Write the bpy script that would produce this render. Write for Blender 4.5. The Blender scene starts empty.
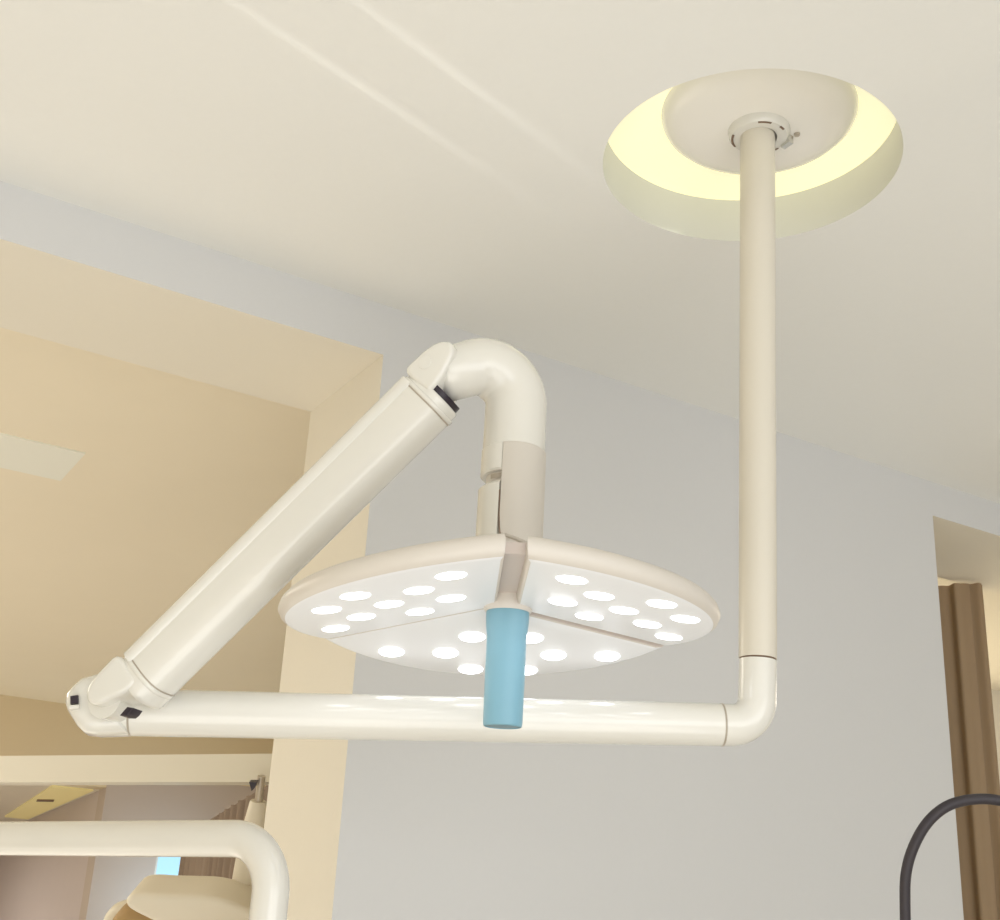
import bpy, bmesh, math
from mathutils import Vector, Matrix

# ------------------------------------------------------------------ basics
scene = bpy.context.scene
col = scene.collection
EYE = 1.55                                   # height of the camera above the floor
FPX = 1300.0
# camera axes in the room: X runs along the wall, Y away from the viewer, Z up
CR = Vector((0.8503, -0.5240, 0.0495))       # right
CD = Vector((0.2320, 0.2888, -0.9288))       # down
CF = Vector((0.4725, 0.8012, 0.3672))        # forward
CAM = Vector((0.0, 0.0, EYE))


def ray(u, v):
    return CR * ((u - 500) / FPX) + CD * ((v - 460) / FPX) + CF


def at(u, v, depth):
    return CAM + ray(u, v) * depth


def onplane(u, v, p, n):
    r = ray(u, v)
    return CAM + r * ((p - CAM).dot(n) / r.dot(n))


def onz(u, v, z):
    r = ray(u, v)
    return CAM + r * ((z - EYE) / r.z)


def W(x, y, z):                              # height given relative to the eye
    return Vector((x, y, z + EYE))


def link(name, me, mat=None, parent=None, smooth=True, angle=40):
    o = bpy.data.objects.new(name, me)
    col.objects.link(o)
    if mat:
        me.materials.append(mat)
    if smooth:
        me.polygons.foreach_set('use_smooth', [True] * len(me.polygons))
        try:
            me.set_sharp_from_angle(angle=math.radians(angle))
        except Exception:
            pass
    if parent:
        o.parent = parent
        o.matrix_parent_inverse = parent.matrix_world.inverted()
    return o


def obj(name, bm, mat=None, parent=None, smooth=True, angle=40):
    bmesh.ops.recalc_face_normals(bm, faces=bm.faces[:])
    me = bpy.data.meshes.new(name)
    bm.to_mesh(me)
    bm.free()
    o = link(name, me, mat, None, smooth, angle)
    if parent:
        base = parent.get('_base', None)
        o.parent = parent
        # keep the parent chain simple: parts are in room coordinates
        wm = Matrix.Identity(4)
        p = parent
        off = Vector((0, 0, 0))
        while p:
            off += p.location
            p = p.parent
        o.location = (0, 0, 0)
        o.data.transform(Matrix.Translation(-off))
    return o


def tag(o, label=None, cat=None, group=None, kind=None):
    if label:
        o['label'] = label
    if cat:
        o['category'] = cat
    if group:
        o['group'] = group
    if kind:
        o['kind'] = kind
    return o


def thing(name, label, cat, loc, group=None):
    o = bpy.data.objects.new(name, None)
    o.empty_display_size = 0.05
    col.objects.link(o)
    o.location = loc
    return tag(o, label, cat, group)


# ------------------------------------------------------------------ shapes
def frame_from(t, hint=None):
    t = t.normalized()
    h = hint if hint is not None else Vector((0, 0, 1))
    if abs(t.dot(h)) > 0.98:
        h = Vector((0, 1, 0))
    a = h.cross(t).normalized()
    b = t.cross(a).normalized()
    return a, b


def sweep(bm, pts, radii, seg=32, caps=True, section=None, hint=None):
    """tube along pts; parallel-transported; section(i)->list of (x,y) overrides the circle"""
    n = len(pts)
    tang = []
    for i in range(n):
        if i == 0:
            t = pts[1] - pts[0]
        elif i == n - 1:
            t = pts[-1] - pts[-2]
        else:
            t = (pts[i + 1] - pts[i]).normalized() + (pts[i] - pts[i - 1]).normalized()
        tang.append(t.normalized())
    a, b = frame_from(tang[0], hint)
    rings = []
    for i in range(n):
        if i:
            q = tang[i - 1].rotation_difference(tang[i])
            a = q @ a
            b = q @ b
        r = radii[i] if isinstance(radii, (list, tuple)) else radii
        ring = []
        if section:
            for (x, y) in section:
                ring.append(bm.verts.new(pts[i] + a * x * r + b * y * r))
        else:
            for k in range(seg):
                an = 2 * math.pi * k / seg
                ring.append(bm.verts.new(pts[i] + a * math.cos(an) * r + b * math.sin(an) * r))
        rings.append(ring)
    m = len(rings[0])
    for i in range(n - 1):
        for k in range(m):
            bm.faces.new((rings[i][k], rings[i][(k + 1) % m], rings[i + 1][(k + 1) % m], rings[i + 1][k]))
    if caps:
        bm.faces.new(rings[0][::-1])
        bm.faces.new(rings[-1])
    return rings


def fillet(pts, rad, n=12):
    out = [pts[0]]
    for i in range(1, len(pts) - 1):
        p = pts[i]
        d0 = (pts[i - 1] - p).normalized()
        d1 = (pts[i + 1] - p).normalized()
        ang = d0.angle(d1)
        r = rad[i - 1] if isinstance(rad, (list, tuple)) else rad
        tl = r / math.tan(ang / 2)
        s = p + d0 * tl
        c = p + (d0 + d1).normalized() * (r / math.sin(ang / 2))
        e = p + d1 * tl
        v0 = s - c
        q = v0.rotation_difference(e - c)
        ax, an = q.to_axis_angle()
        for k in range(n + 1):
            out.append(c + Matrix.Rotation(an * k / n, 3, ax) @ v0)
    out.append(pts[-1])
    return out


def box(bm, x0, x1, y0, y1, z0, z1):
    vs = [bm.verts.new((x, y, z)) for x in (x0, x1) for y in (y0, y1) for z in (z0, z1)]
    for f in ((0, 1, 3, 2), (4, 6, 7, 5), (0, 4, 5, 1), (2, 3, 7, 6), (0, 2, 6, 4), (1, 5, 7, 3)):
        bm.faces.new([vs[i] for i in f])
    return vs


def bevel(bm, w, seg=3, angle=0.6):
    es = [e for e in bm.edges if len(e.link_faces) == 2 and e.calc_face_angle(0) > angle]
    bmesh.ops.bevel(bm, geom=es, offset=w, segments=seg, affect='EDGES', profile=0.5, clamp_overlap=True)


def lathe(bm, prof, origin, seg=64, axis=None, a0=0.0, a1=2 * math.pi):
    ax = (axis or Vector((0, 0, 1))).normalized()
    a, b = frame_from(ax, Vector((1, 0, 0)) if abs(ax.x) < .9 else Vector((0, 1, 0)))
    full = abs(a1 - a0 - 2 * math.pi) < 1e-6
    n = seg if full else seg + 1
    rings = []
    for (r, z) in prof:
        if r < 1e-6 and full:
            rings.append([bm.verts.new(origin + ax * z)])
        else:
            rings.append([bm.verts.new(origin + ax * z + (a * math.cos(a0 + (a1 - a0) * k / seg) + b * math.sin(a0 + (a1 - a0) * k / seg)) * r) for k in range(n)])
    for i in range(len(rings) - 1):
        p, q = rings[i], rings[i + 1]
        for k in range(n if full else n - 1):
            k2 = (k + 1) % n
            if len(p) == 1 and len(q) == 1:
                continue
            if len(p) == 1:
                bm.faces.new((p[0], q[k2], q[k]))
            elif len(q) == 1:
                bm.faces.new((p[k], p[k2], q[0]))
            else:
                bm.faces.new((p[k], p[k2], q[k2], q[k]))
    return rings


def prism(bm, pts, nrm, th, bev=0.0, seg=3):
    """flat outline pts extruded +-th/2 along nrm"""
    n = nrm.normalized()
    A = [bm.verts.new(p - n * th / 2) for p in pts]
    B = [bm.verts.new(p + n * th / 2) for p in pts]
    bm.faces.new(A)
    bm.faces.new(B[::-1])
    m = len(pts)
    for k in range(m):
        bm.faces.new((A[k], A[(k + 1) % m], B[(k + 1) % m], B[k]))
    if bev:
        bmesh.ops.recalc_face_normals(bm, faces=bm.faces[:])
        es = [e for e in bm.edges if (e.verts[0] in A and e.verts[1] in A) or (e.verts[0] in B and e.verts[1] in B)]
        bmesh.ops.bevel(bm, geom=es, offset=bev, segments=seg, affect='EDGES', profile=0.5, clamp_overlap=True)


def smooth_loop(pts, it=2):
    for _ in range(it):
        o = []
        m = len(pts)
        for i in range(m):
            p, q = pts[i], pts[(i + 1) % m]
            o.append(p * 0.75 + q * 0.25)
            o.append(p * 0.25 + q * 0.75)
        pts = o
    return pts


# ------------------------------------------------------------------ materials
def srgb(r, g, b):
    def c(x):
        x /= 255.0
        return x / 12.92 if x <= 0.04045 else ((x + 0.055) / 1.055) ** 2.4
    return (c(r), c(g), c(b), 1.0)


def mat(name, rgb, rough=0.5, metal=0.0, emit=0.0, emit_rgb=None, bump=0.0, bscale=60.0, var=0.0, coat=0.0, spec=0.5, sub=0.0):
    m = bpy.data.materials.new(name)
    m.use_nodes = True
    nt = m.node_tree
    b = nt.nodes['Principled BSDF']
    b.inputs['Base Color'].default_value = srgb(*rgb)
    b.inputs['Roughness'].default_value = rough
    b.inputs['Metallic'].default_value = metal
    b.inputs['Specular IOR Level'].default_value = spec
    if coat:
        b.inputs['Coat Weight'].default_value = coat
        b.inputs['Coat Roughness'].default_value = 0.08
    if emit:
        b.inputs['Emission Color'].default_value = srgb(*(emit_rgb or rgb))
        b.inputs['Emission Strength'].default_value = emit
    tc = nt.nodes.new('ShaderNodeTexCoord')
    nz = nt.nodes.new('ShaderNodeTexNoise')
    nz.inputs['Scale'].default_value = bscale
    nz.inputs['Detail'].default_value = 4
    nt.links.new(tc.outputs['Object'], nz.inputs['Vector'])
    if var:
        mx = nt.nodes.new('ShaderNodeMix')
        mx.data_type = 'RGBA'
        c = srgb(*rgb)
        mx.inputs['A'].default_value = tuple(x * (1 - var) for x in c[:3]) + (1,)
        mx.inputs['B'].default_value = tuple(min(1, x * (1 + var)) for x in c[:3]) + (1,)
        nt.links.new(nz.outputs['Fac'], mx.inputs['Factor'])
        nt.links.new(mx.outputs['Result'], b.inputs['Base Color'])
    if bump:
        bp = nt.nodes.new('ShaderNodeBump')
        bp.inputs['Strength'].default_value = bump
        bp.inputs['Distance'].default_value = 0.002
        nt.links.new(nz.outputs['Fac'], bp.inputs['Height'])
        nt.links.new(bp.outputs['Normal'], b.inputs['Normal'])
    return m


M_ceil = mat('ceiling_paint', (235, 235, 231), 0.55, bump=0.05, bscale=90, var=0.01)
M_wall = mat('grey_wall_paint', (207, 207, 206), 0.75, bump=0.05, bscale=120, var=0.01)
M_cream = mat('cream_wall_paint', (228, 222, 208), 0.7, bump=0.04, bscale=120, var=0.01)
M_tan = mat('ceiling_warm_light_tint', (236, 226, 204), 0.7, var=0.012, bscale=8)  # beige tint puts dim warm room light into the ceiling colour
M_bulk = mat('tan_bulkhead_paint', (214, 197, 165), 0.7, var=0.01)
M_mauve = mat('mauve_wall_paint', (196, 184, 182), 0.8, var=0.02, bscale=6)
M_far = mat('far_wall_paint', (186, 172, 162), 0.8, var=0.02, bscale=6)
M_floor = mat('pale_floor', (205, 200, 190), 0.45, var=0.03, bscale=12)
M_white = mat('gloss_white_enamel', (223, 221, 213), 0.2, coat=0.5)
M_canopy = mat('canopy_enamel', (242, 239, 231), 0.22, coat=0.5)
M_pole = mat('warm_white_pole', (216, 210, 196), 0.3, coat=0.2)
M_shell = mat('lamp_shell', (213, 207, 198), 0.38)
M_face = mat('lamp_face', (228, 229, 230), 0.4, emit=0.08, emit_rgb=(240, 245, 255))  # weak emission stands in for LED light scattered on the petals
M_sleeve = mat('matte_grey_sleeve', (206, 200, 190), 0.5)
M_spine = mat('pink_grey_spine', (206, 195, 188), 0.5)
M_dark = mat('black_plastic', (38, 28, 40), 0.4)
M_seam = mat('brown_seam', (120, 98, 80), 0.6)
M_line = mat('grey_seam', (170, 160, 145), 0.6)
M_led = mat('led_lens', (255, 255, 255), 0.2, emit=5.5, emit_rgb=(246, 249, 255))
M_blue = mat('blue_silicone', (124, 170, 188), 0.42, var=0.04, bscale=30)
M_blue_end = mat('blue_handle_end', (120, 150, 162), 0.5)
M_glow = mat('recess_glow', (246, 243, 218), 0.6, emit=0.42, emit_rgb=(255, 248, 200))
M_well = mat('recess_wall', (214, 215, 208), 0.6)
M_chrome = mat('chrome', (220, 220, 215), 0.15, metal=1.0)
M_panel = mat('ceiling_panel_diffuser', (224, 224, 214), 0.5, emit=0.07, emit_rgb=(255, 246, 215))
M_yellow = mat('yellow_light_strip', (224, 208, 150), 0.5, emit=0.14, emit_rgb=(245, 228, 150))
M_beam = mat('cream_beam_enamel', (216, 210, 194), 0.4)
M_unit = mat('cream_plastic', (222, 214, 196), 0.45)
M_steel = mat('grey_steel', (190, 180, 165), 0.35, metal=0.6)
M_brown = mat('brown_upholstery', (168, 138, 92), 0.6, var=0.05)
M_hose = mat('black_rubber', (52, 47, 52), 0.5)


def curtain_mat(name, c1, c2):
    m = mat(name, c1, 0.85, spec=0.2)
    nt = m.node_tree
    b = nt.nodes['Principled BSDF']
    wv = nt.nodes.new('ShaderNodeTexNoise')
    wv.inputs['Scale'].default_value = 14
    mp = nt.nodes.new('ShaderNodeMapping')
    mp.inputs['Scale'].default_value = (1, 1, 0.06)
    tc = nt.nodes.new('ShaderNodeTexCoord')
    mx = nt.nodes.new('ShaderNodeMix')
    mx.data_type = 'RGBA'
    mx.inputs['A'].default_value = srgb(*c1)
    mx.inputs['B'].default_value = srgb(*c2)
    nt.links.new(tc.outputs['Object'], mp.inputs['Vector'])
    nt.links.new(mp.outputs['Vector'], wv.inputs['Vector'])
    nt.links.new(wv.outputs['Fac'], mx.inputs['Factor'])
    nt.links.new(mx.outputs['Result'], b.inputs['Base Color'])
    return m


M_curt = curtain_mat('brown_curtain_cloth', (140, 118, 92), (170, 148, 120))
M_curt2 = curtain_mat('grey_brown_curtain_cloth', (108, 92, 80), (150, 134, 118))
M_win = mat('window_daylight', (255, 246, 225), 0.4, emit=1.0, emit_rgb=(255, 240, 205))
M_winblue = mat('blue_window_daylight', (70, 100, 115), 0.4, emit=0.95, emit_rgb=(180, 228, 255))
M_frame = mat('window_frame_white', (230, 226, 215), 0.4)

# ------------------------------------------------------------------ room
YW0, YW1 = 1.923, 2.243          # front and back faces of the thick wall
XJ, XR = 0.880, 2.303            # solid pier between the two openings
ZC, ZL, ZR = 2.67, 2.571, 2.585  # ceiling, underside of left and right lintels
HX, HY, HR = 1.110, 1.208, 0.2150
ZT = ZC + 0.077                  # top of the round recess


def struct(name, bm, m, smooth=False):
    return tag(obj(name, bm, m, None, smooth), kind='structure')


# floor
bm = bmesh.new()
box(bm, -2.6, 4.4, -3.2, 10.6, -0.1, 0.0)
struct('floor', bm, M_floor)

# ceiling of the near room with the round hole
bm = bmesh.new()
x0, x1, y0, y1 = -2.6, 4.4, -3.2, YW0 + 0.02
N = 128
inner = [bm.verts.new((HX + HR * math.cos(2 * math.pi * k / N), HY + HR * math.sin(2 * math.pi * k / N), ZC)) for k in range(N)]
outer = []
q = 0.45
for k in range(N):
    c, s = math.cos(2 * math.pi * k / N), math.sin(2 * math.pi * k / N)
    f = q / max(abs(c), abs(s))
    outer.append(bm.verts.new((HX + c * f, HY + s * f, ZC)))
for k in range(N):
    bm.faces.new((inner[k], inner[(k + 1) % N], outer[(k + 1) % N], outer[k]))


def quad(a, b, c, d, z):
    bm.faces.new([bm.verts.new((*p, z)) for p in (a, b, c, d)])


quad((x0, y0), (x1, y0), (x1, HY - q), (x0, HY - q), ZC)
quad((x0, HY + q), (x1, HY + q), (x1, y1), (x0, y1), ZC)
quad((x0, HY - q), (HX - q, HY - q), (HX - q, HY + q), (x0, HY + q), ZC)
quad((HX + q, HY - q), (x1, HY - q), (x1, HY + q), (HX + q, HY + q), ZC)
ceil = struct('ceiling', bm, M_ceil)

# recess: side wall and softly glowing top
bm = bmesh.new()
lathe(bm, [(HR, ZC), (HR, ZT), (HR + 0.03, ZT)], Vector((HX, HY, 0)), 128)
struct('trim_1', bm, M_well, True)
bm = bmesh.new()
lathe(bm, [(0, ZT), (HR + 0.001, ZT), (HR + 0.001, ZT + 0.02), (0, ZT + 0.02)], Vector((HX, HY, 0)), 128)
struct('trim_2', bm, M_glow, False)

# thick wall with two openings (front skin grey, reveals tinted cream for the back room's warm light)
bm = bmesh.new()
box(bm, XJ, XR, YW0, YW1, 0, ZC + 0.05)
box(bm, -2.6, XJ, YW0, YW1, ZL, ZC + 0.05)
box(bm, XR, 4.4, YW0, YW1, ZR, ZC + 0.05)
wb = struct('wall_back', bm, M_wall)
wb.data.materials.append(M_cream)
for p in wb.data.polygons:
    if abs(p.normal.y + 1) > 0.1 and (p.normal.x < -.5 or p.normal.z < -.5 or p.normal.y > .5 or p.normal.x > .5):
        p.material_index = 1

bm = bmesh.new(); box(bm, -2.7, -2.6, -3.2, 10.6, 0, ZC + 0.05); struct('wall_left', bm, M_cream)
bm = bmesh.new(); box(bm, 4.4, 4.5, -3.2, 10.6, 0, ZC + 0.05); struct('wall_right', bm, M_wall)

# back room
YF = 6.55
bm = bmesh.new(); box(bm, -2.6, 2.62, YW1, YF, ZC, ZC + 0.05); struct('ceiling.001', bm, M_tan)
ZB = EYE + 0.75
bm = bmesh.new(); box(bm, -2.6, 1.80, YF, YF + 0.12, ZB, ZC + 0.05); box(bm, -2.6, 2.60, YF - .012, YF, ZB + .085, ZC); struct('trim_3', bm, M_bulk)
bm = bmesh.new(); box(bm, -2.6, 2.4, YF + 0.12, 10.5, ZB, ZB + 0.05); struct('ceiling.002', bm, M_unit)
# far wall around the blue window
wx0, wx1, wz0, wz1 = 2.03, 2.29, EYE - 0.6, EYE + 0.50
bm = bmesh.new()
box(bm, 1.734, wx0, YF - 0.006, YF + 0.12, 0, ZC + 0.05)
box(bm, wx1, 2.66, YF - 0.006, YF + 0.12, 0, ZC + 0.05)
box(bm, wx0, wx1, YF - 0.006, YF + 0.12, wz1, ZC + 0.05)
box(bm, wx0, wx1, YF - 0.006, YF + 0.12, 0, wz0)
struct('wall_far', bm, M_far)
bm = bmesh.new()
prism(bm, [Vector((1.745, YF, 0)), Vector((1.97, 10.4, 0)), Vector((1.97, 10.4, ZB)), Vector((1.745, YF, ZB))], Vector((1, -0.06, 0)), 0.02)
struct('wall_corridor', bm, M_mauve)
bm = bmesh.new(); box(bm, -2.6, 2.4, 10.42, 10.52, 0, ZB + 0.05); struct('wall_end', bm, M_mauve)
bm = bmesh.new(); box(bm, 2.60, 2.66, YW1, YF, 0, ZC + 0.05)
struct('wall_partition', bm, M_cream)
# the window in the far wall
bm = bmesh.new(); box(bm, wx0, wx1, YF + .05, YF + .07, wz0, wz1)
w1 = struct('window_1', bm, M_winblue)
for i, (a, b_, c, d) in enumerate([(wx0, wx0 + .02, wz0, wz1), (wx1 - .03, wx1, wz0, wz1), (wx0, wx1, wz1 - .03, wz1), (wx0, wx1, wz0, wz0 + .03)]):
    bm = bmesh.new(); box(bm, a, b_, YF + .03, YF + .05, c, d)
    obj('window_frame', bm, M_frame, w1, False)

# right-hand room behind the second opening
bm = bmesh.new(); box(bm, 2.66, 4.4, YW1, 4.6, ZC, ZC + 0.05); struct('ceiling.003', bm, M_cream)
rx0, rx1, rz0, rz1 = 3.0, 4.2, 0.5, 2.6
bm = bmesh.new()
box(bm, 2.66, rx0, 3.3, 3.4, 0, ZC + .05); box(bm, rx1, 4.4, 3.3, 3.4, 0, ZC + .05)
box(bm, rx0, rx1, 3.3, 3.4, rz1, ZC + .05); box(bm, rx0, rx1, 3.3, 3.4, 0, rz0)
struct('wall_window', bm, M_cream)
bm = bmesh.new(); box(bm, rx0, rx1, 3.34, 3.36, rz0, rz1)
w2 = struct('window_2', bm, M_win)
for (a, b_, c, d) in [(rx0, rx0 + .04, rz0, rz1), (rx1 - .04, rx1, rz0, rz1), (rx0, rx1, rz1 - .04, rz1), (rx0, rx1, rz0, rz0 + .04)]:
    bm = bmesh.new(); box(bm, a, b_, 3.31, 3.34, c, d)
    obj('window_frame', bm, M_frame, w2, False)

# ------------------------------------------------------------------ the lamp
lamp = thing('surgical_lamp', 'white ceiling-mounted surgical lamp with jointed arm, three-petal lit head and blue handle', 'lamp', (1.110, 1.187, ZT))

PT = W(1.1075, 1.187, 1.18)
PB = W(1.1025, 1.211, 0.302)
pole_ax = (PT - PB).normalized()


def pole_at(z):
    return PB + (PT - PB) * ((z - EYE - 0.302) / (1.18 - 0.302))


# canopy
bm = bmesh.new()
lathe(bm, [(0, -0.032), (0.080, -0.0316), (0.102, -0.0300), (0.118, -0.0262), (0.130, -0.020), (0.138, -0.012), (0.1415, -0.004), (0.142, 0.0)],
      Vector((1.110, 1.187, ZT)), 96)
canopy = obj('ceiling_canopy', bm, M_canopy, lamp, angle=60)
zc = ZT - 0.032
bm = bmesh.new()
lathe(bm, [(0.0255, -0.012), (0.030, -0.0135), (0.040, -0.012), (0.0435, -0.008), (0.045, 0.001)], Vector((1.110, 1.187, zc)), 64)
ring = obj('mounting_ring', bm, M_white, canopy)
for (a0, a1) in ((1.95, 2.75), (-2.35, -1.85), (-1.45, -1.2), (0.05, .45)):
    bm = bmesh.new()
    A = 14
    rows = []
    for r, z in ((0.0372, zc - 0.0132), (0.0406, zc - 0.0126)):
        rows.append([bm.verts.new((1.110 + r * math.cos(a0 + (a1 - a0) * k / A), 1.187 + r * math.sin(a0 + (a1 - a0) * k / A), z)) for k in range(A + 1)])
    for k in range(A):
        bm.faces.new((rows[0][k], rows[0][k + 1], rows[1][k + 1], rows[1][k]))
    obj('slot', bm, M_seam, canopy)
bm = bmesh.new()
cx_, cy_ = 1.110 + 0.043 * math.cos(-.35), 1.187 + 0.043 * math.sin(-.35)
box(bm, cx_ - .004, cx_ + .004, cy_ - .009, cy_ + .009, zc - 0.017, zc - 0.004)
bevel(bm, .0015, 2)
obj('clip', bm, M_chrome, canopy)
bm = bmesh.new()
lathe(bm, [(0, -.004), (.004, -.003), (.0045, 0)], Vector((1.110 + 0.056 * math.cos(-.5), 1.187 + 0.056 * math.sin(-.5), zc)), 16)
obj('screw', bm, M_steel, canopy)

# pole
RP = 0.0246
zj = at(757, 660, 1.632).z
bm = bmesh.new()
sweep(bm, [pole_at(zj + 0.001), pole_at(zc + .002)], [0.0238, 0.0252], 48)
obj('pole', bm, M_pole, lamp)
bm = bmesh.new()
sweep(bm, [pole_at(zj - 0.0008), pole_at(zj + 0.0012)], 0.0226, 48)
obj('joint_gap', bm, M_seam, lamp)

# lower elbow and horizontal arm
AR = W(1.1028, 1.2129, 0.3002)
AL = W(0.3913, 1.5816, 0.2667)
adir = (AL - AR).normalized()
corner = AR.copy()
upp = pole_at(zj - 0.0008)
colR = AR + adir * 0.0435
bm = bmesh.new()
path = fillet([upp, corner, colR], 0.034, 14)
rad = [0.0232 + (0.0258 - 0.0232) * (i / (len(path) - 1)) for i in range(len(path))]
sweep(bm, path, rad, 48)
obj('elbow', bm, M_white, lamp, angle=50)
AE = AR + (AL - AR) * 0.968       # where the end cap begins
bm = bmesh.new()
sweep(bm, [colR + adir * .0012, AE], [0.0260, 0.0280], 64)
obj('horizontal_arm', bm, M_white, lamp)
for p, r in ((colR, 0.0262), (AR + (AL - AR) * .944, 0.0283)):
    bm = bmesh.new()
    sweep(bm, [p - adir * .0006, p + adir * .0018], r, 64)
    obj('joint_collar', bm, M_line, lamp)

# end cap of the horizontal arm (vertical plane through the arm)
up = Vector((0, 0, 1))
n_arm = adir.cross(up).normalized()
if n_arm.dot(CF) > 0:
    n_arm = -n_arm               # towards the viewer
capn = adir.cross(up).normalized()
px = [(130, 693), (124, 679), (112, 674.5), (97, 677), (84, 681), (76, 688), (69.5, 696), (68, 704), (70, 712), (75, 720), (80, 728), (87, 734.5), (100, 736), (130, 735)]
bm = bmesh.new()
prism(bm, [onplane(u, v, AL, capn) for u, v in px], capn, 0.054, 0.016, 5)
cap = obj('end_cap', bm, M_white, lamp, angle=35)
bm = bmesh.new()
f_ = -capn if capn.dot(CF) > 0 else capn
prism(bm, [onplane(u, v, AL + f_ * .026, capn) for u, v in ((71.5, 697), (79, 696), (79, 704), (71.5, 705))], capn, 0.012)
obj('screw_hole', bm, M_dark, cap, False)
bm = bmesh.new()
prism(bm, [onplane(u, v, AL + f_ * .027, capn) for u, v in ((70, 706), (80, 705.5), (80, 709), (70, 710))], capn, 0.012, .001)
obj('screw_lip', bm, M_white, cap, False)

# spring arm
LOW, UPR = at(150, 676, 1.520), at(428, 401, 1.535)
sdir = (UPR - LOW).normalized()
sn = sdir.cross(up).normalized()
if sn.dot(CF) > 0:
    sn = -sn                      # horizontal, towards the viewer
sup = sn.cross(sdir).normalized()
if sup.z < 0:
    sup = -sup
# rounded section with a raised bead along the upper edge
sec = []
for k in range(48):
    an = 2 * math.pi * k / 48
    c, s = math.cos(an), math.sin(an)
    e = 0.72
    sec.append((math.copysign(abs(c) ** e, c) * 0.90, math.copysign(abs(s) ** e, s) * 1.0))


def frame_sweep(bm, pts, scales, section):
    rings = []
    for p, sc in zip(pts, scales):
        rings.append([bm.verts.new(p + sn * x * sc + sup * y * sc) for x, y in section])
    m = len(section)
    for i in range(len(pts) - 1):
        for k in range(m):
            bm.faces.new((rings[i][k], rings[i][(k + 1) % m], rings[i + 1][(k + 1) % m], rings[i + 1][k]))
    bm.faces.new(rings[0][::-1])
    bm.faces.new(rings[-1])


bm = bmesh.new()
frame_sweep(bm, [LOW, UPR], [0.0338, 0.0352], sec)
sa = obj('spring_arm', bm, M_white, lamp, angle=50)
bm = bmesh.new()
sweep(bm, [LOW + sup * .0205 + sn * .0205, UPR + sup * .0212 + sn * .0212], [.0118, .0122], 32)
obj('top_rail', bm, M_white, sa)
for p, sgn, sc in ((LOW, 1, .0352), (UPR, -1, .0366)):
    bm = bmesh.new()
    ts = (-.0030, -.0022, .0022, .0030)
    frame_sweep(bm, [p + sdir * t for t in ts], [sc * .965, sc, sc, sc * .965], sec)
    obj('arm_collar', bm, M_white, sa, angle=60)
    bm = bmesh.new()
    frame_sweep(bm, [p + sdir * sgn * .0028, p + sdir * sgn * .0046], [sc * .972, sc * .972], sec)
    obj('collar_seam', bm, M_line, sa)


def arm_plane(base, direction, s, n, k):
    return base + direction * s * k + sup * n * k


# ends of the spring arm: a short rounded sleeve and a rounded flap over the joint
def fork(base, direction, k, flap, s_end, name, dark):
    bm = bmesh.new()
    ts = (0, s_end * .7, s_end * .9, s_end)
    frame_sweep(bm, [base + direction * t * k for t in ts], [.0345, .0345, .0338, .0322], sec)
    o = obj(name, bm, M_white, lamp, angle=50)
    bm = bmesh.new()
    prism(bm, smooth_loop([arm_plane(base, direction, s_, n_, k) for s_, n_ in flap], 2), sn, 0.0655, 0.010, 5)
    obj('flap', bm, M_white, o, angle=50)
    return o


ku = 1.535 / FPX
fk = fork(UPR, sdir, ku, [(3, 30), (20, 29.5), (35, 29), (49, 25), (56, 17), (57, 10), (52, 3), (44, -1), (32, -6), (20, -9), (6, -11), (4, 0)], 11, 'upper_fork', True)
bm = bmesh.new()
frame_sweep(bm, [UPR + sdir * t * ku for t in (10, 17)], [.0318, .0312], [(x, y) for x, y in sec if True])
obj('dark_gap', bm, M_dark, fk)
bm = bmesh.new()
lathe(bm, [(.0085, -.001), (.0085, .0012), (.0065, .0016), (0, .001)], arm_plane(UPR, sdir, 24, 17, ku) + sn * .032, 32, sn)
obj('pivot_cap', bm, M_white, fk)

kl = 1.520 / FPX
fork2 = fork(LOW, -sdir, kl, [(3, 30), (24, 29.5), (40, 28.5), (51, 24), (57, 15), (54, 6), (46, 0), (36, -3), (26, -9), (6, -12), (4, 0)], 18, 'lower_fork', False)
bm = bmesh.new()
prism(bm, [onplane(u, v, LOW + sn * .028, sn) for u, v in ((124.5, 717), (132, 708.5), (138, 709.5), (134.5, 714.5), (131, 717.2))], sn, 0.02, .001)
obj('dark_gap', bm, M_dark, fork2)
# knuckle block that joins fork and end cap
bm = bmesh.new()
sweep(bm, [onplane(112, 702, LOW, sn) - sn * .045, onplane(112, 702, LOW, sn) + sn * .015], 0.022, 40)
obj('pivot_pin', bm, M_white, fork2)

# upper elbow
SX, SY = 0.7410, 1.2252
st = lambda z: Vector((SX, SY, z))
zs_top = EYE + 0.5760             # top of the grey sleeve
zel = EYE + 0.706
JU = arm_plane(UPR, sdir, 26, 4, ku)
jend = Vector((JU.x, JU.y, EYE + 0.664))
jend = at(440, 377, (JU - CAM).dot(CF))
bm = bmesh.new()
path = fillet([st(zs_top - .0015), st(zel), jend], 0.042, 18)
n = len(path)
rad = [0.0371] * n
for i in range(n):
    t = i / (n - 1)
    rad[i] = 0.0371 if t < .6 else 0.0371 - (t - .6) / .4 * 0.004
rad[-1] = 0.0318
tail = path[-1] + (path[-1] - path[-2]).normalized() * 0.008
sweep(bm, path + [tail], rad + [0.024], 56)
obj('upper_elbow', bm, M_white, lamp, angle=60)

# vertical stem below the elbow: core, grey sleeve, hinge pieces
HC = W(0.738, 1.227, 0.388) - Vector((CR.x, CR.y, 0)) * 0.0045
az = Vector((-0.034, 0.014, 0.999)).normalized()
zb = EYE + 0.4585
vd = Vector((CF.x, CF.y, 0)).normalized()
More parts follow.
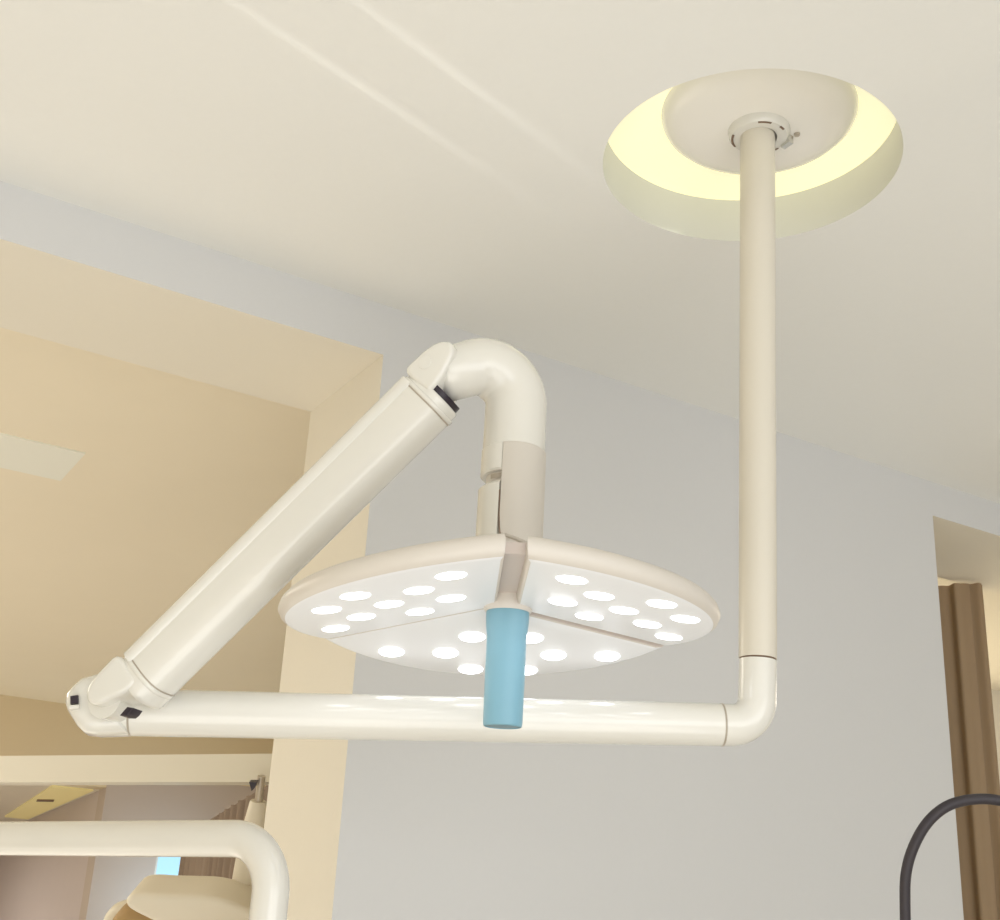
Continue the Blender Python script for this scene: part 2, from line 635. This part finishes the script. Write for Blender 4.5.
# frame used by lathe around Z with hint X: a = X x Z = -Y ; b = Z x a = X
azi = lambda d: math.atan2(d.dot(Vector((1, 0, 0))), d.dot(Vector((0, -1, 0))))
face = azi(-vd)                   # angle pointing to the viewer
bm = bmesh.new()
lathe(bm, [(0, EYE + .40), (0.031, EYE + .40), (0.031, zs_top - .004), (0, zs_top - .004)], Vector((SX, SY, 0)), 48)
core = obj('stem_core', bm, M_shell, lamp)


def shell(z0, z1, r, th, a0, a1, m, name, nb=.002, zfun=None):
    bm = bmesh.new()
    S = 40
    rows = []
    for k in range(S + 1):
        a = a0 + (a1 - a0) * k / S
        d = Vector((math.sin(a), -math.cos(a), 0))
        zz0 = z0 + (zfun(k / S) if zfun else 0)
        rows.append([bm.verts.new(Vector((SX, SY, 0)) + d * rr + Vector((0, 0, z))) for rr, z in
                     ((r - th, zz0), (r - nb, zz0), (r, zz0 + nb), (r, z1 - nb), (r - nb, z1), (r - th, z1))])
    for k in range(S):
        for j in range(6):
            bm.faces.new((rows[k][j], rows[k + 1][j], rows[k + 1][(j + 1) % 6], rows[k][(j + 1) % 6]))
    bm.faces.new(rows[0]); bm.faces.new(rows[-1][::-1])
    return obj(name, bm, m, core)


# looking from the viewer, left side = face - 90deg .. in this frame
left = azi(Vector((-CR.x, -CR.y, 0)).normalized())
sgn = 1 if ((left - face + math.pi) % (2 * math.pi) - math.pi) > 0 else -1
g = lambda deg: face + sgn * math.radians(deg)   # deg > 0 turns to the left
shell(zb, zs_top, 0.0385, 0.008, g(20), g(-150), M_sleeve, 'grey_sleeve', zfun=lambda t: -.010 * max(0, 1 - abs(t - .32) * 3) + .004)
shell(EYE + .541, zs_top, 0.0380, 0.008, g(21), g(150), M_white, 'stem_cover')
shell(EYE + .425, EYE + .528, 0.0395, 0.010, g(23), g(150), M_white, 'hinge_neck', nb=.004)
bm = bmesh.new()
d = Vector((math.sin(g(24)), -math.cos(g(24)), 0))
pz = [EYE + .515, EYE + .50, EYE + .485, EYE + .47, EYE + .458]
tw = [21.5, 21.2, 20.4, 18.6, 15.8]
rows = []
for z, a in zip(pz, tw):
    rows.append([bm.verts.new(Vector((SX, SY, z)) + Vector((math.sin(g(b)), -math.cos(g(b)), 0)) * .0388) for b in (a + 1.6, a - 0.6)])
for i in range(4):
    bm.faces.new((rows[i][0], rows[i][1], rows[i + 1][1], rows[i + 1][0]))
obj('seam', bm, M_seam, core)
bm = bmesh.new()
for a0_, a1_, z0_, z1_ in ((22, 50, .5325, .538),):
    rows = []
    for k in range(9):
        a = g(a0_ + (a1_ - a0_) * k / 8)
        dd = Vector((math.sin(a), -math.cos(a), 0))
        rows.append((bm.verts.new(Vector((SX, SY, EYE + z0_)) + dd * .0335), bm.verts.new(Vector((SX, SY, EYE + z1_)) + dd * .0335)))
    for k in range(8):
        bm.faces.new((rows[k][0], rows[k + 1][0], rows[k + 1][1], rows[k][1]))
obj('notch', bm, M_line, core)

# ------------------------------------------------------------------ lamp head
R_H, SL, PH, TH = 0.247, 0.132, -2.087, 0.026
e1 = Vector((0, 1, 0)).cross(az).normalized()
e2 = az.cross(e1).normalized()
GAP = 0.0105


def wedge(gl, gh, R, n=48):
    """outline (d, t) of one petal: edges at -60 and +60 deg pulled in by gl and gh"""
    a = math.radians(60)
    # apex: crossing of the two pulled-in edges
    nl, nh = (math.sin(a), math.cos(a)), (math.sin(a), -math.cos(a))
    det = nl[0] * nh[1] - nl[1] * nh[0]
    pts = [((gl * nh[1] - nl[1] * gh) / det, (nl[0] * gh - gl * nh[0]) / det)]
    t0, t1 = -(a - math.asin(gl / R)), a - math.asin(gh / R)
    arc = [(R * math.cos(t0 + (t1 - t0) * k / n), R * math.sin(t0 + (t1 - t0) * k / n)) for k in range(n + 1)]
    lerp = lambda p, q, f: (p[0] + (q[0] - p[0]) * f, p[1] + (q[1] - p[1]) * f)
    return [pts[0], lerp(pts[0], arc[0], .2)] + arc + [lerp(pts[0], arc[-1], .2)]


head = bpy.data.objects.new('lamp_head', None)
col.objects.link(head)
head.parent = lamp
head.location = HC - lamp.location
head.empty_display_size = .05

for k in range(3):
    th = PH + math.pi / 3 + k * 2 * math.pi / 3
    d = e1 * math.cos(th) + e2 * math.sin(th)
    t = -e1 * math.sin(th) + e2 * math.cos(th)

    def P(a_, b_, z):
        return HC + d * a_ + t * b_ + az * (-SL * a_ + z)
    bm = bmesh.new()
    loops = []
    for g_, R, z in ((GAP + .004, R_H - .016, 0.0), (GAP + .0015, R_H - .0085, .0015), (GAP + .0004, R_H - .003, .006), (GAP, R_H, .0125),
                     (GAP, R_H - .002, .0195), (GAP + .0012, R_H - .007, .0245), (GAP + .004, R_H - .016, TH)):
        gg = [g_, g_]
        # slot k lies at the low edge of petal k; the slot facing away on the left is closed
        for side, slot in ((0, k), (1, (k + 1) % 3)):
            if slot == 0:
                gg[side] = g_ + (.008 if side == 0 else -.008)
            elif slot == 2:
                gg[side] = 0.0004 + (g_ - GAP) * .3
            elif slot == 1:
                gg[side] = g_ * .55
        loops.append([bm.verts.new(P(a_, b_, z)) for a_, b_ in wedge(gg[0], gg[1], R)])
    m = len(loops[0])
    for i in range(len(loops) - 1):
        for j in range(m):
            bm.faces.new((loops[i][j], loops[i][(j + 1) % m], loops[i + 1][(j + 1) % m], loops[i + 1][j]))
    bm.faces.new(loops[-1])
    # lower face: glow added in its material, fan of quads towards the apex kept planar
    bm.faces.new(loops[0][::-1])
    petal = obj('lamp_petal', bm, M_shell, head, angle=45)
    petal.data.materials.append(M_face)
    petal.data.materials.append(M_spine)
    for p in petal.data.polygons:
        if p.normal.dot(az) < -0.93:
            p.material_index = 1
        elif k == 1 and abs(p.normal.dot(az)) < .6 and (p.center + head.location + lamp.location - HC).length > .05 and p.normal.dot(e2) < -.9:
            p.material_index = 2
    rm, dr, sp, hh = 0.147, 0.057, 0.067, 0.035
    pat = [(rm, -2 * sp), (rm, -sp), (rm, 0), (rm, sp), (rm, 2 * sp), (rm - dr, -hh), (rm - dr, hh), (rm + dr, -hh), (rm + dr, hh)]
    if k == 1:
        pat.pop(2)                # no lens behind the handle on the far petal
    nrm = (az + d * SL).normalized()
    for (a_, b_) in pat:
        bm = bmesh.new()
        r = 0.0165
        off = Vector((CR.x, CR.y, 0)).normalized() * .006 + vd * .009
        off -= az * (SL * off.dot(d))
        lathe(bm, [(0, .0022), (r * .6, .0018), (r * .9, .0009), (r, -.001)], P(a_, b_, 0.0) + off, 28, -nrm)
        obj('led_lens', bm, M_led, petal)

# spines seen in the slots
for k in range(3):
    th = PH + k * 2 * math.pi / 3
    d = e1 * math.cos(th) + e2 * math.sin(th)
    t = -e1 * math.sin(th) + e2 * math.cos(th)
    s5 = SL * 0.5
    bm = bmesh.new()
    vs = []
    for a_, zt in ((0.0, 0.022), (R_H - (.03 if k == 0 else .006), .021)):
        for b_, dz in ((-GAP - .004, -.012), (GAP + .004, -.012), (GAP + .004, 0), (-GAP - .004, 0)):
            vs.append(bm.verts.new(HC + d * a_ + t * (b_ + (.008 if k == 0 else 0)) + az * (-s5 * a_ + zt + dz)))
    for f in ((0, 1, 2, 3), (7, 6, 5, 4), (0, 4, 5, 1), (1, 5, 6, 2), (2, 6, 7, 3), (3, 7, 4, 0)):
        bm.faces.new([vs[i] for i in f])
    obj('spine', bm, M_spine, head, False)

# hub on top joining head and stem, ring under it, blue handle
bm = bmesh.new()
lathe(bm, [(0, TH - .008), (.058, TH - .012), (.056, TH + .004), (.048, TH + .020), (.036, TH + .036), (0, TH + .04)], HC, 48, az)
obj('head_hub', bm, M_shell, head)
HT, HB = at(508, 609, 1.474), at(502.5, 727, 1.432)
hax = (HB - HT).normalized()
bm = bmesh.new()
lathe(bm, [(0, -.022), (.0275, -.022), (.0275, .0015), (.0255, .004), (0, .004)], HT, 48, hax)
obj('handle_ring', bm, M_shell, head)
L = (HB - HT).length
bm = bmesh.new()
lathe(bm, [(0, .002), (.0243, .002), (.0245, .010), (.0240, .020), (.0224, .032), (.0224, L * .6), (.0218, L - .004), (.0212, L - .0008), (.0200, L), (.0198, L - .001)], HT, 48, hax)
hd = obj('handle', bm, M_blue, head)
bm = bmesh.new()
lathe(bm, [(.0203, L - .0012), (0.012, L + .0002), (0, L)], HT, 48, hax)
obj('handle_end', bm, M_blue_end, hd)
tag(hd, 'blue grip handle')

# ------------------------------------------------------------------ back-room fittings
# ceiling panel
def ceiling_box(name, label, pts, z, th, m, rim=None):
    lo = sum((Vector((p[0], p[1], z)) for p in pts), Vector()) / len(pts)
    bm = bmesh.new()
    prism(bm, [Vector((x, y, z - th / 2)) for x, y in pts], Vector((0, 0, 1)), th, .002, 2)
    o = obj(name, bm, m, None, False)
    return o


pl = thing('ceiling_light', 'pale rectangular light panel set in the warm-lit ceiling of the back room', 'ceiling light', (0.2, 3.17, ZC))
bm = bmesh.new(); box(bm, -0.75, 0.628, 3.035, 3.27, ZC - .004, ZC + .0)
obj('diffuser', bm, M_panel, pl, False)

st_ = thing('ceiling_light', 'narrow yellow light strip on the low ceiling seen under the cream beam', 'ceiling light', (1.7, 7.4, ZB))
bm = bmesh.new()
prism(bm, [Vector((x, y, ZB - .004)) for x, y in ((1.51, 6.69), (1.71, 6.69), (1.83, 8.6), (1.69, 8.6))], Vector((0, 0, 1)), .008)
obj('diffuser', bm, M_yellow, st_, False)
bm = bmesh.new()
prism(bm, [Vector((x, y, ZB - .010)) for x, y in ((1.595, 7.36), (1.665, 7.28), (1.680, 7.36), (1.610, 7.44))], Vector((0, 0, 1)), .006)
obj('dark_slot', bm, M_seam, st_, False)

# second lamp unit in the back room
b0, b1 = onz(0, 770.5, EYE + .384), onz(270, 769.5, EYE + .384)
bd = (b1 - b0).normalized()
left_end = b0 - bd * 0.35
left_end.z = b0.z
unit = thing('dental_unit', 'cream dental lamp unit with level beam, hanging cone and rounded head in the back room', 'dental unit', (1.35, 2.62, 0))
bm = bmesh.new()
bn = Vector((-bd.y, bd.x, 0)).normalized()
right_end = b1 + bd * 0.25
sec4 = [(-.022, -.030), (.022, -.030), (.022, .030), (-.022, .030)]
R4 = []
for p in (left_end, b0, b1, right_end):
    R4.append([bm.verts.new(p + bn * x + up * y) for x, y in sec4])
for i in range(3):
    for j in range(4):
        bm.faces.new((R4[i][j], R4[i][(j + 1) % 4], R4[i + 1][(j + 1) % 4], R4[i + 1][j]))
bm.faces.new(R4[0][::-1]); bm.faces.new(R4[-1])
bevel(bm, .006, 3)
obj('beam', bm, M_beam, unit)
# post carrying the beam, hidden side behind the pier
bm = bmesh.new()
sweep(bm, [Vector((right_end.x, right_end.y, 0)), Vector((right_end.x, right_end.y, right_end.z + .03))], .035, 32)
obj('post', bm, M_beam, unit)
bm = bmesh.new()
lathe(bm, [(0, 0), (.22, 0), (.22, .03), (.2, .05), (0, .05)], Vector((right_end.x, right_end.y, 0)), 48)
obj('base', bm, M_beam, unit)
dU = 2.74
rt = at(262.5, 782, dU)
rb = at(258.5, 803, dU)
bm = bmesh.new(); sweep(bm, [at(261.5, 776, dU), rb], .0085, 24); obj('rod', bm, M_steel, unit)
bm = bmesh.new(); prism(bm, [at(u, v, dU - .02) for u, v in ((250, 781), (258, 781), (255.5, 787), (252.5, 790))], CF, .02); obj('bracket', bm, M_dark, unit, False)
bm = bmesh.new()
c0, c1, c2 = at(258.5, 801, dU), at(253, 838, dU), at(246, 885, dU)
sweep(bm, [c0, c0 + (c1 - c0) * .03, c1, c2, at(242, 902, dU)], [.0165, .018, .028, .031, .02], 36)
obj('cone_cover', bm, M_unit, unit)
bm = bmesh.new()
sweep(bm, [at(229, 884, dU), at(240, 880, dU), at(252, 890, dU)], [.006, .008, .008], 16)
obj('clip', bm, M_steel, unit)

# cream lamp head of the second unit
pxs = [(134, 889), (140, 884), (152, 882.5), (170, 884), (195, 884.5), (214, 885), (232, 889), (252, 897), (275, 908), (275, 935), (235, 936), (200, 930), (180, 920), (160, 910), (143, 902), (135, 896)]
bm = bmesh.new()
hp = smooth_loop([at(u, v, 2.66) for u, v in pxs], 2)
prism(bm, hp, CF, .13, .03, 5)
obj('lamp_head', bm, M_unit, unit, angle=60)
# dental chair headrest
ch = thing('dental_chair', 'brown padded chair back with pale edge at bottom left behind the white tube', 'chair', Vector((0.75, 3.0, 0)))
dc = 2.96
bm = bmesh.new()
pxs = [(113, 930), (116, 914), (124, 906), (136, 903), (150, 906), (168, 914), (185, 926), (190, 950), (185, 1100), (110, 1100)]
prism(bm, smooth_loop([at(u, v, dc) for u, v in pxs], 2), CF, .10, .02, 4)
obj('cushion', bm, M_brown, ch, angle=60)
bm = bmesh.new()
pxs = [(103, 935), (105, 916), (112, 906), (124, 901.5), (138, 900), (150, 903), (160, 910), (178, 926), (182, 960), (175, 1105), (103, 1105)]
prism(bm, smooth_loop([at(u, v, dc + .05) for u, v in pxs], 2), CF, .06, .015, 4)
obj('shell', bm, M_unit, ch, angle=60)
lowp = at(145, 1095, dc)
bm = bmesh.new()
box(bm, lowp.x - .42, lowp.x + .06, lowp.y - .55, lowp.y + .1, .48, .60); bevel(bm, .03, 3)
obj('seat', bm, M_brown, ch)
bm = bmesh.new()
prism(bm, [Vector((lowp.x, lowp.y + .03, .5)), Vector((lowp.x, lowp.y + .09, .5)), Vector((lowp.x, lowp.y + .09, lowp.z + .1)), Vector((lowp.x, lowp.y + .03, lowp.z + .1))], Vector((1, 0, 0)), .12)
obj('back_support', bm, M_unit, ch, False)
bm = bmesh.new()
lathe(bm, [(0, 0), (.26, 0), (.26, .03), (.09, .07), (.08, .48), (0, .48)], Vector((lowp.x - .18, lowp.y - .22, 0)), 40)
obj('pedestal', bm, M_unit, ch)


# curtains
def curtain(name, label, path, z0, z1, amp, waves, m, group=None, th=.004):
    bm = bmesh.new()
    # resample
    seglen = [(path[i + 1] - path[i]).length for i in range(len(path) - 1)]
    tot = sum(seglen)
    S = max(60, waves * 14)
    top, bot = [], []
    for k in range(S + 1):
        s = tot * k / S
        i = 0
        while i < len(seglen) - 1 and s > seglen[i]:
            s -= seglen[i]; i += 1
        dd = (path[i + 1] - path[i]).normalized()
        p = path[i] + dd * s
        nn = Vector((-dd.y, dd.x, 0))
        ph = 2 * math.pi * waves * k / S
        off = amp * (math.sin(ph) + .35 * math.sin(2 * ph + 1.3 + k * .05))
        cols = []
        for j in range(7):
            f = j / 6
            o2 = off * (0.75 + .4 * f) + amp * .3 * f * math.sin(ph * .5 + 2)
            q_ = p + nn * o2
            cols.append(bm.verts.new((q_.x, q_.y, z1 + (z0 - z1) * f)))
        top.append(cols)
    for k in range(S):
        for j in range(6):
            bm.faces.new((top[k][j], top[k + 1][j], top[k + 1][j + 1], top[k][j + 1]))
    o = obj(name, bm, m, None, True, 80)
    return tag(o, label, 'curtain', group)


curtain('curtain', 'brown gathered curtain hanging in the opening at the right edge',
        [Vector((2.700, 2.40, 0)), Vector((2.742, 2.275, 0)), Vector((2.776, 2.216, 0)), Vector((2.80, 2.206, 0)), Vector((2.832, 2.216, 0)), Vector((2.855, 2.26, 0))],
        0.02, EYE + 1.03, .012, 5, M_curt)
cA, cB = onz(189, 836, EYE + .42), onz(270, 789, EYE + .42)
cA.z = cB.z = 0
rail = thing('curtain', 'grey-brown pleated curtain in the back room beside the blue window', 'curtain', (cA + cB) / 2)
cc = curtain('cloth', None, [cA, cB + (cB - cA) * .15], 0.03, EYE + .42, .03, 14, M_curt2)
for k_ in ('label', 'category'):
    if k_ in cc:
        del cc[k_]
cc.data.transform(Matrix.Translation(-rail.location)); cc.parent = rail
bm = bmesh.new()
sweep(bm, [Vector((cA.x, cA.y, EYE + .425)), Vector((cB.x, cB.y, EYE + .425)) + (cB - cA) * .2], .008, 12)
obj('rail', bm, M_curt2, rail)
for e in (cB + (cB - cA) * .18,):
    bm = bmesh.new(); sweep(bm, [Vector((e.x, e.y, 0)), Vector((e.x, e.y, EYE + .43))], .012, 12); obj('rail_post', bm, M_steel, rail)

# white bent tube frame in the opening
tb = thing('tube_frame', 'white bent tube frame in front of the doorway at lower left', 'frame', Vector((.68, 1.70, 0)))
z_ = EYE + .146
qa, qb = onz(0, 838.5, z_), onz(190, 838.5, z_)
tdir = (qa - qb).normalized()
p1 = qb - tdir * 0.142
p0 = p1 + tdir * 1.1
bm = bmesh.new()
pth = fillet([Vector((p1.x, p1.y, 0)), p1, p0, Vector((p0.x, p0.y, 0))], .068, 16)
sweep(bm, pth, .0235, 40)
obj('tube', bm, M_white, tb, angle=60)
for p in (p1, p0):
    bm = bmesh.new()
    lathe(bm, [(0, 0), (.045, 0), (.045, .008), (.03, .016), (.0236, .02)], Vector((p.x, p.y, 0)), 32)
    obj('foot_flange', bm, M_white, tb)

# dark hose at the lower right
dh = 1.75
hp = [at(u, v, dh) for u, v in ((905.5, 930), (905, 900), (905, 880), (908, 862), (914, 845), (923, 828), (934, 815), (948, 805), (965, 800), (985, 798.5), (1003, 801), (1022, 808), (1040, 822), (1053, 842), (1060, 870), (1063, 930))]
a0_, a1_ = hp[0], hp[-1]
for _ in range(2):
    hp = [hp[0]] + [p * w + q * (1 - w) for p, q in zip(hp, hp[1:]) for w in (.75, .25)] + [hp[-1]]
hp = [Vector((a0_.x, a0_.y, 0.0)), Vector((a0_.x, a0_.y, .8))] + hp + [Vector((a1_.x, a1_.y, .8)), Vector((a1_.x, a1_.y, 0.0))]
bm = bmesh.new()
sweep(bm, hp, .0072, 20)
tag(obj('hose', bm, M_hose, None, True, 80), 'black curved tube arching in front of the grey wall at lower right', 'hose')

# ------------------------------------------------------------------ light
wd = bpy.data.worlds.new('World')
scene.world = wd
wd.use_nodes = True
bgn = wd.node_tree.nodes['Background']
bgn.inputs['Color'].default_value = (0.98, 0.98, 1.0, 1)
bgn.inputs['Strength'].default_value = 0.55


def area(name, loc, target, sx, sy, energy, color, spread=180):
    l = bpy.data.lights.new(name, 'AREA')
    l.shape = 'RECTANGLE'
    l.size, l.size_y = sx, sy
    l.energy = energy
    l.color = color
    l.spread = math.radians(spread)
    o = bpy.data.objects.new(name, l)
    col.objects.link(o)
    o.location = loc
    o.rotation_euler = (Vector(target) - Vector(loc)).to_track_quat('-Z', 'Y').to_euler()
    return o


area('window_light', (0.6, -3.0, 1.5), (0.6, 2.0, 1.5), 4.5, 2.0, 58, (0.99, 0.99, 0.98))
area('floor_bounce_light', (-0.6, -0.6, 0.25), (-0.4, -0.2, 2.6), 2.6, 2.6, 35, (1.0, 0.995, 0.985))
area('back_room_light', (-1.0, 4.2, 2.60), (-0.8, 4.2, 0), 1.6, 2.6, 58, (1.0, 0.95, 0.85))
area('back_floor_bounce_light', (0.1, 4.2, 0.2), (0.1, 4.2, 2.5), 2.2, 3.4, 24, (1.0, 0.95, 0.86))
area('corridor_light', (0.2, 8.2, 2.2), (0.2, 8.2, 0), 1.0, 1.5, 34, (1.0, 0.96, 0.86))
area('right_room_light', (3.7, 2.7, 2.4), (3.4, 2.8, 0), .8, .8, 12, (1.0, 0.9, 0.74))
area('blue_window_light', (2.15, 6.2, 1.7), (1.7, 6.9, 1.75), 0.3, .5, 2.2, (0.55, 0.8, 1.0))
# added out-of-view spots: narrow beams that graze the ceiling and leave two faint streaks
for (a, b) in (((230, 0), (480, 165)), ((355, 0), (545, 140))):
    pa, pb = onz(*a, ZC), onz(*b, ZC)
    d_ = (pb - pa).normalized()
    l = bpy.data.lights.new('streak_light', 'SPOT')
    l.spot_size = math.radians(1.1)
    l.spot_blend = 1.0
    l.energy = 190
    l.shadow_soft_size = 0.008
    l.color = (1.0, 1.0, 0.97)
    o = bpy.data.objects.new('streak_light', l)
    col.objects.link(o)
    mid = pa * .5 + pb * .5
    o.location = mid - d_ * 1.0 - Vector((0, 0, .03))
    o.rotation_euler = (mid - o.location).to_track_quat('-Z', 'Y').to_euler()

# ------------------------------------------------------------------ camera
cd = bpy.data.cameras.new('Camera')
cd.sensor_fit = 'HORIZONTAL'
cd.sensor_width = 36.0
cd.lens = 36.0 * FPX / 1000.0
cd.clip_start = 0.02
cam = bpy.data.objects.new('Camera', cd)
col.objects.link(cam)
f = CF.normalized()
r_ = (CR - f * CR.dot(f)).normalized()
u_ = r_.cross(f)
cam.matrix_world = Matrix.Translation(CAM) @ Matrix((r_, u_, -f)).transposed().to_4x4()
scene.camera = cam

scene.view_settings.view_transform = 'Standard'
scene.view_settings.look = 'None'
scene.view_settings.exposure = 0.08
scene.view_settings.gamma = 1.0
scene.cycles.max_bounces = 10
scene.cycles.diffuse_bounces = 6
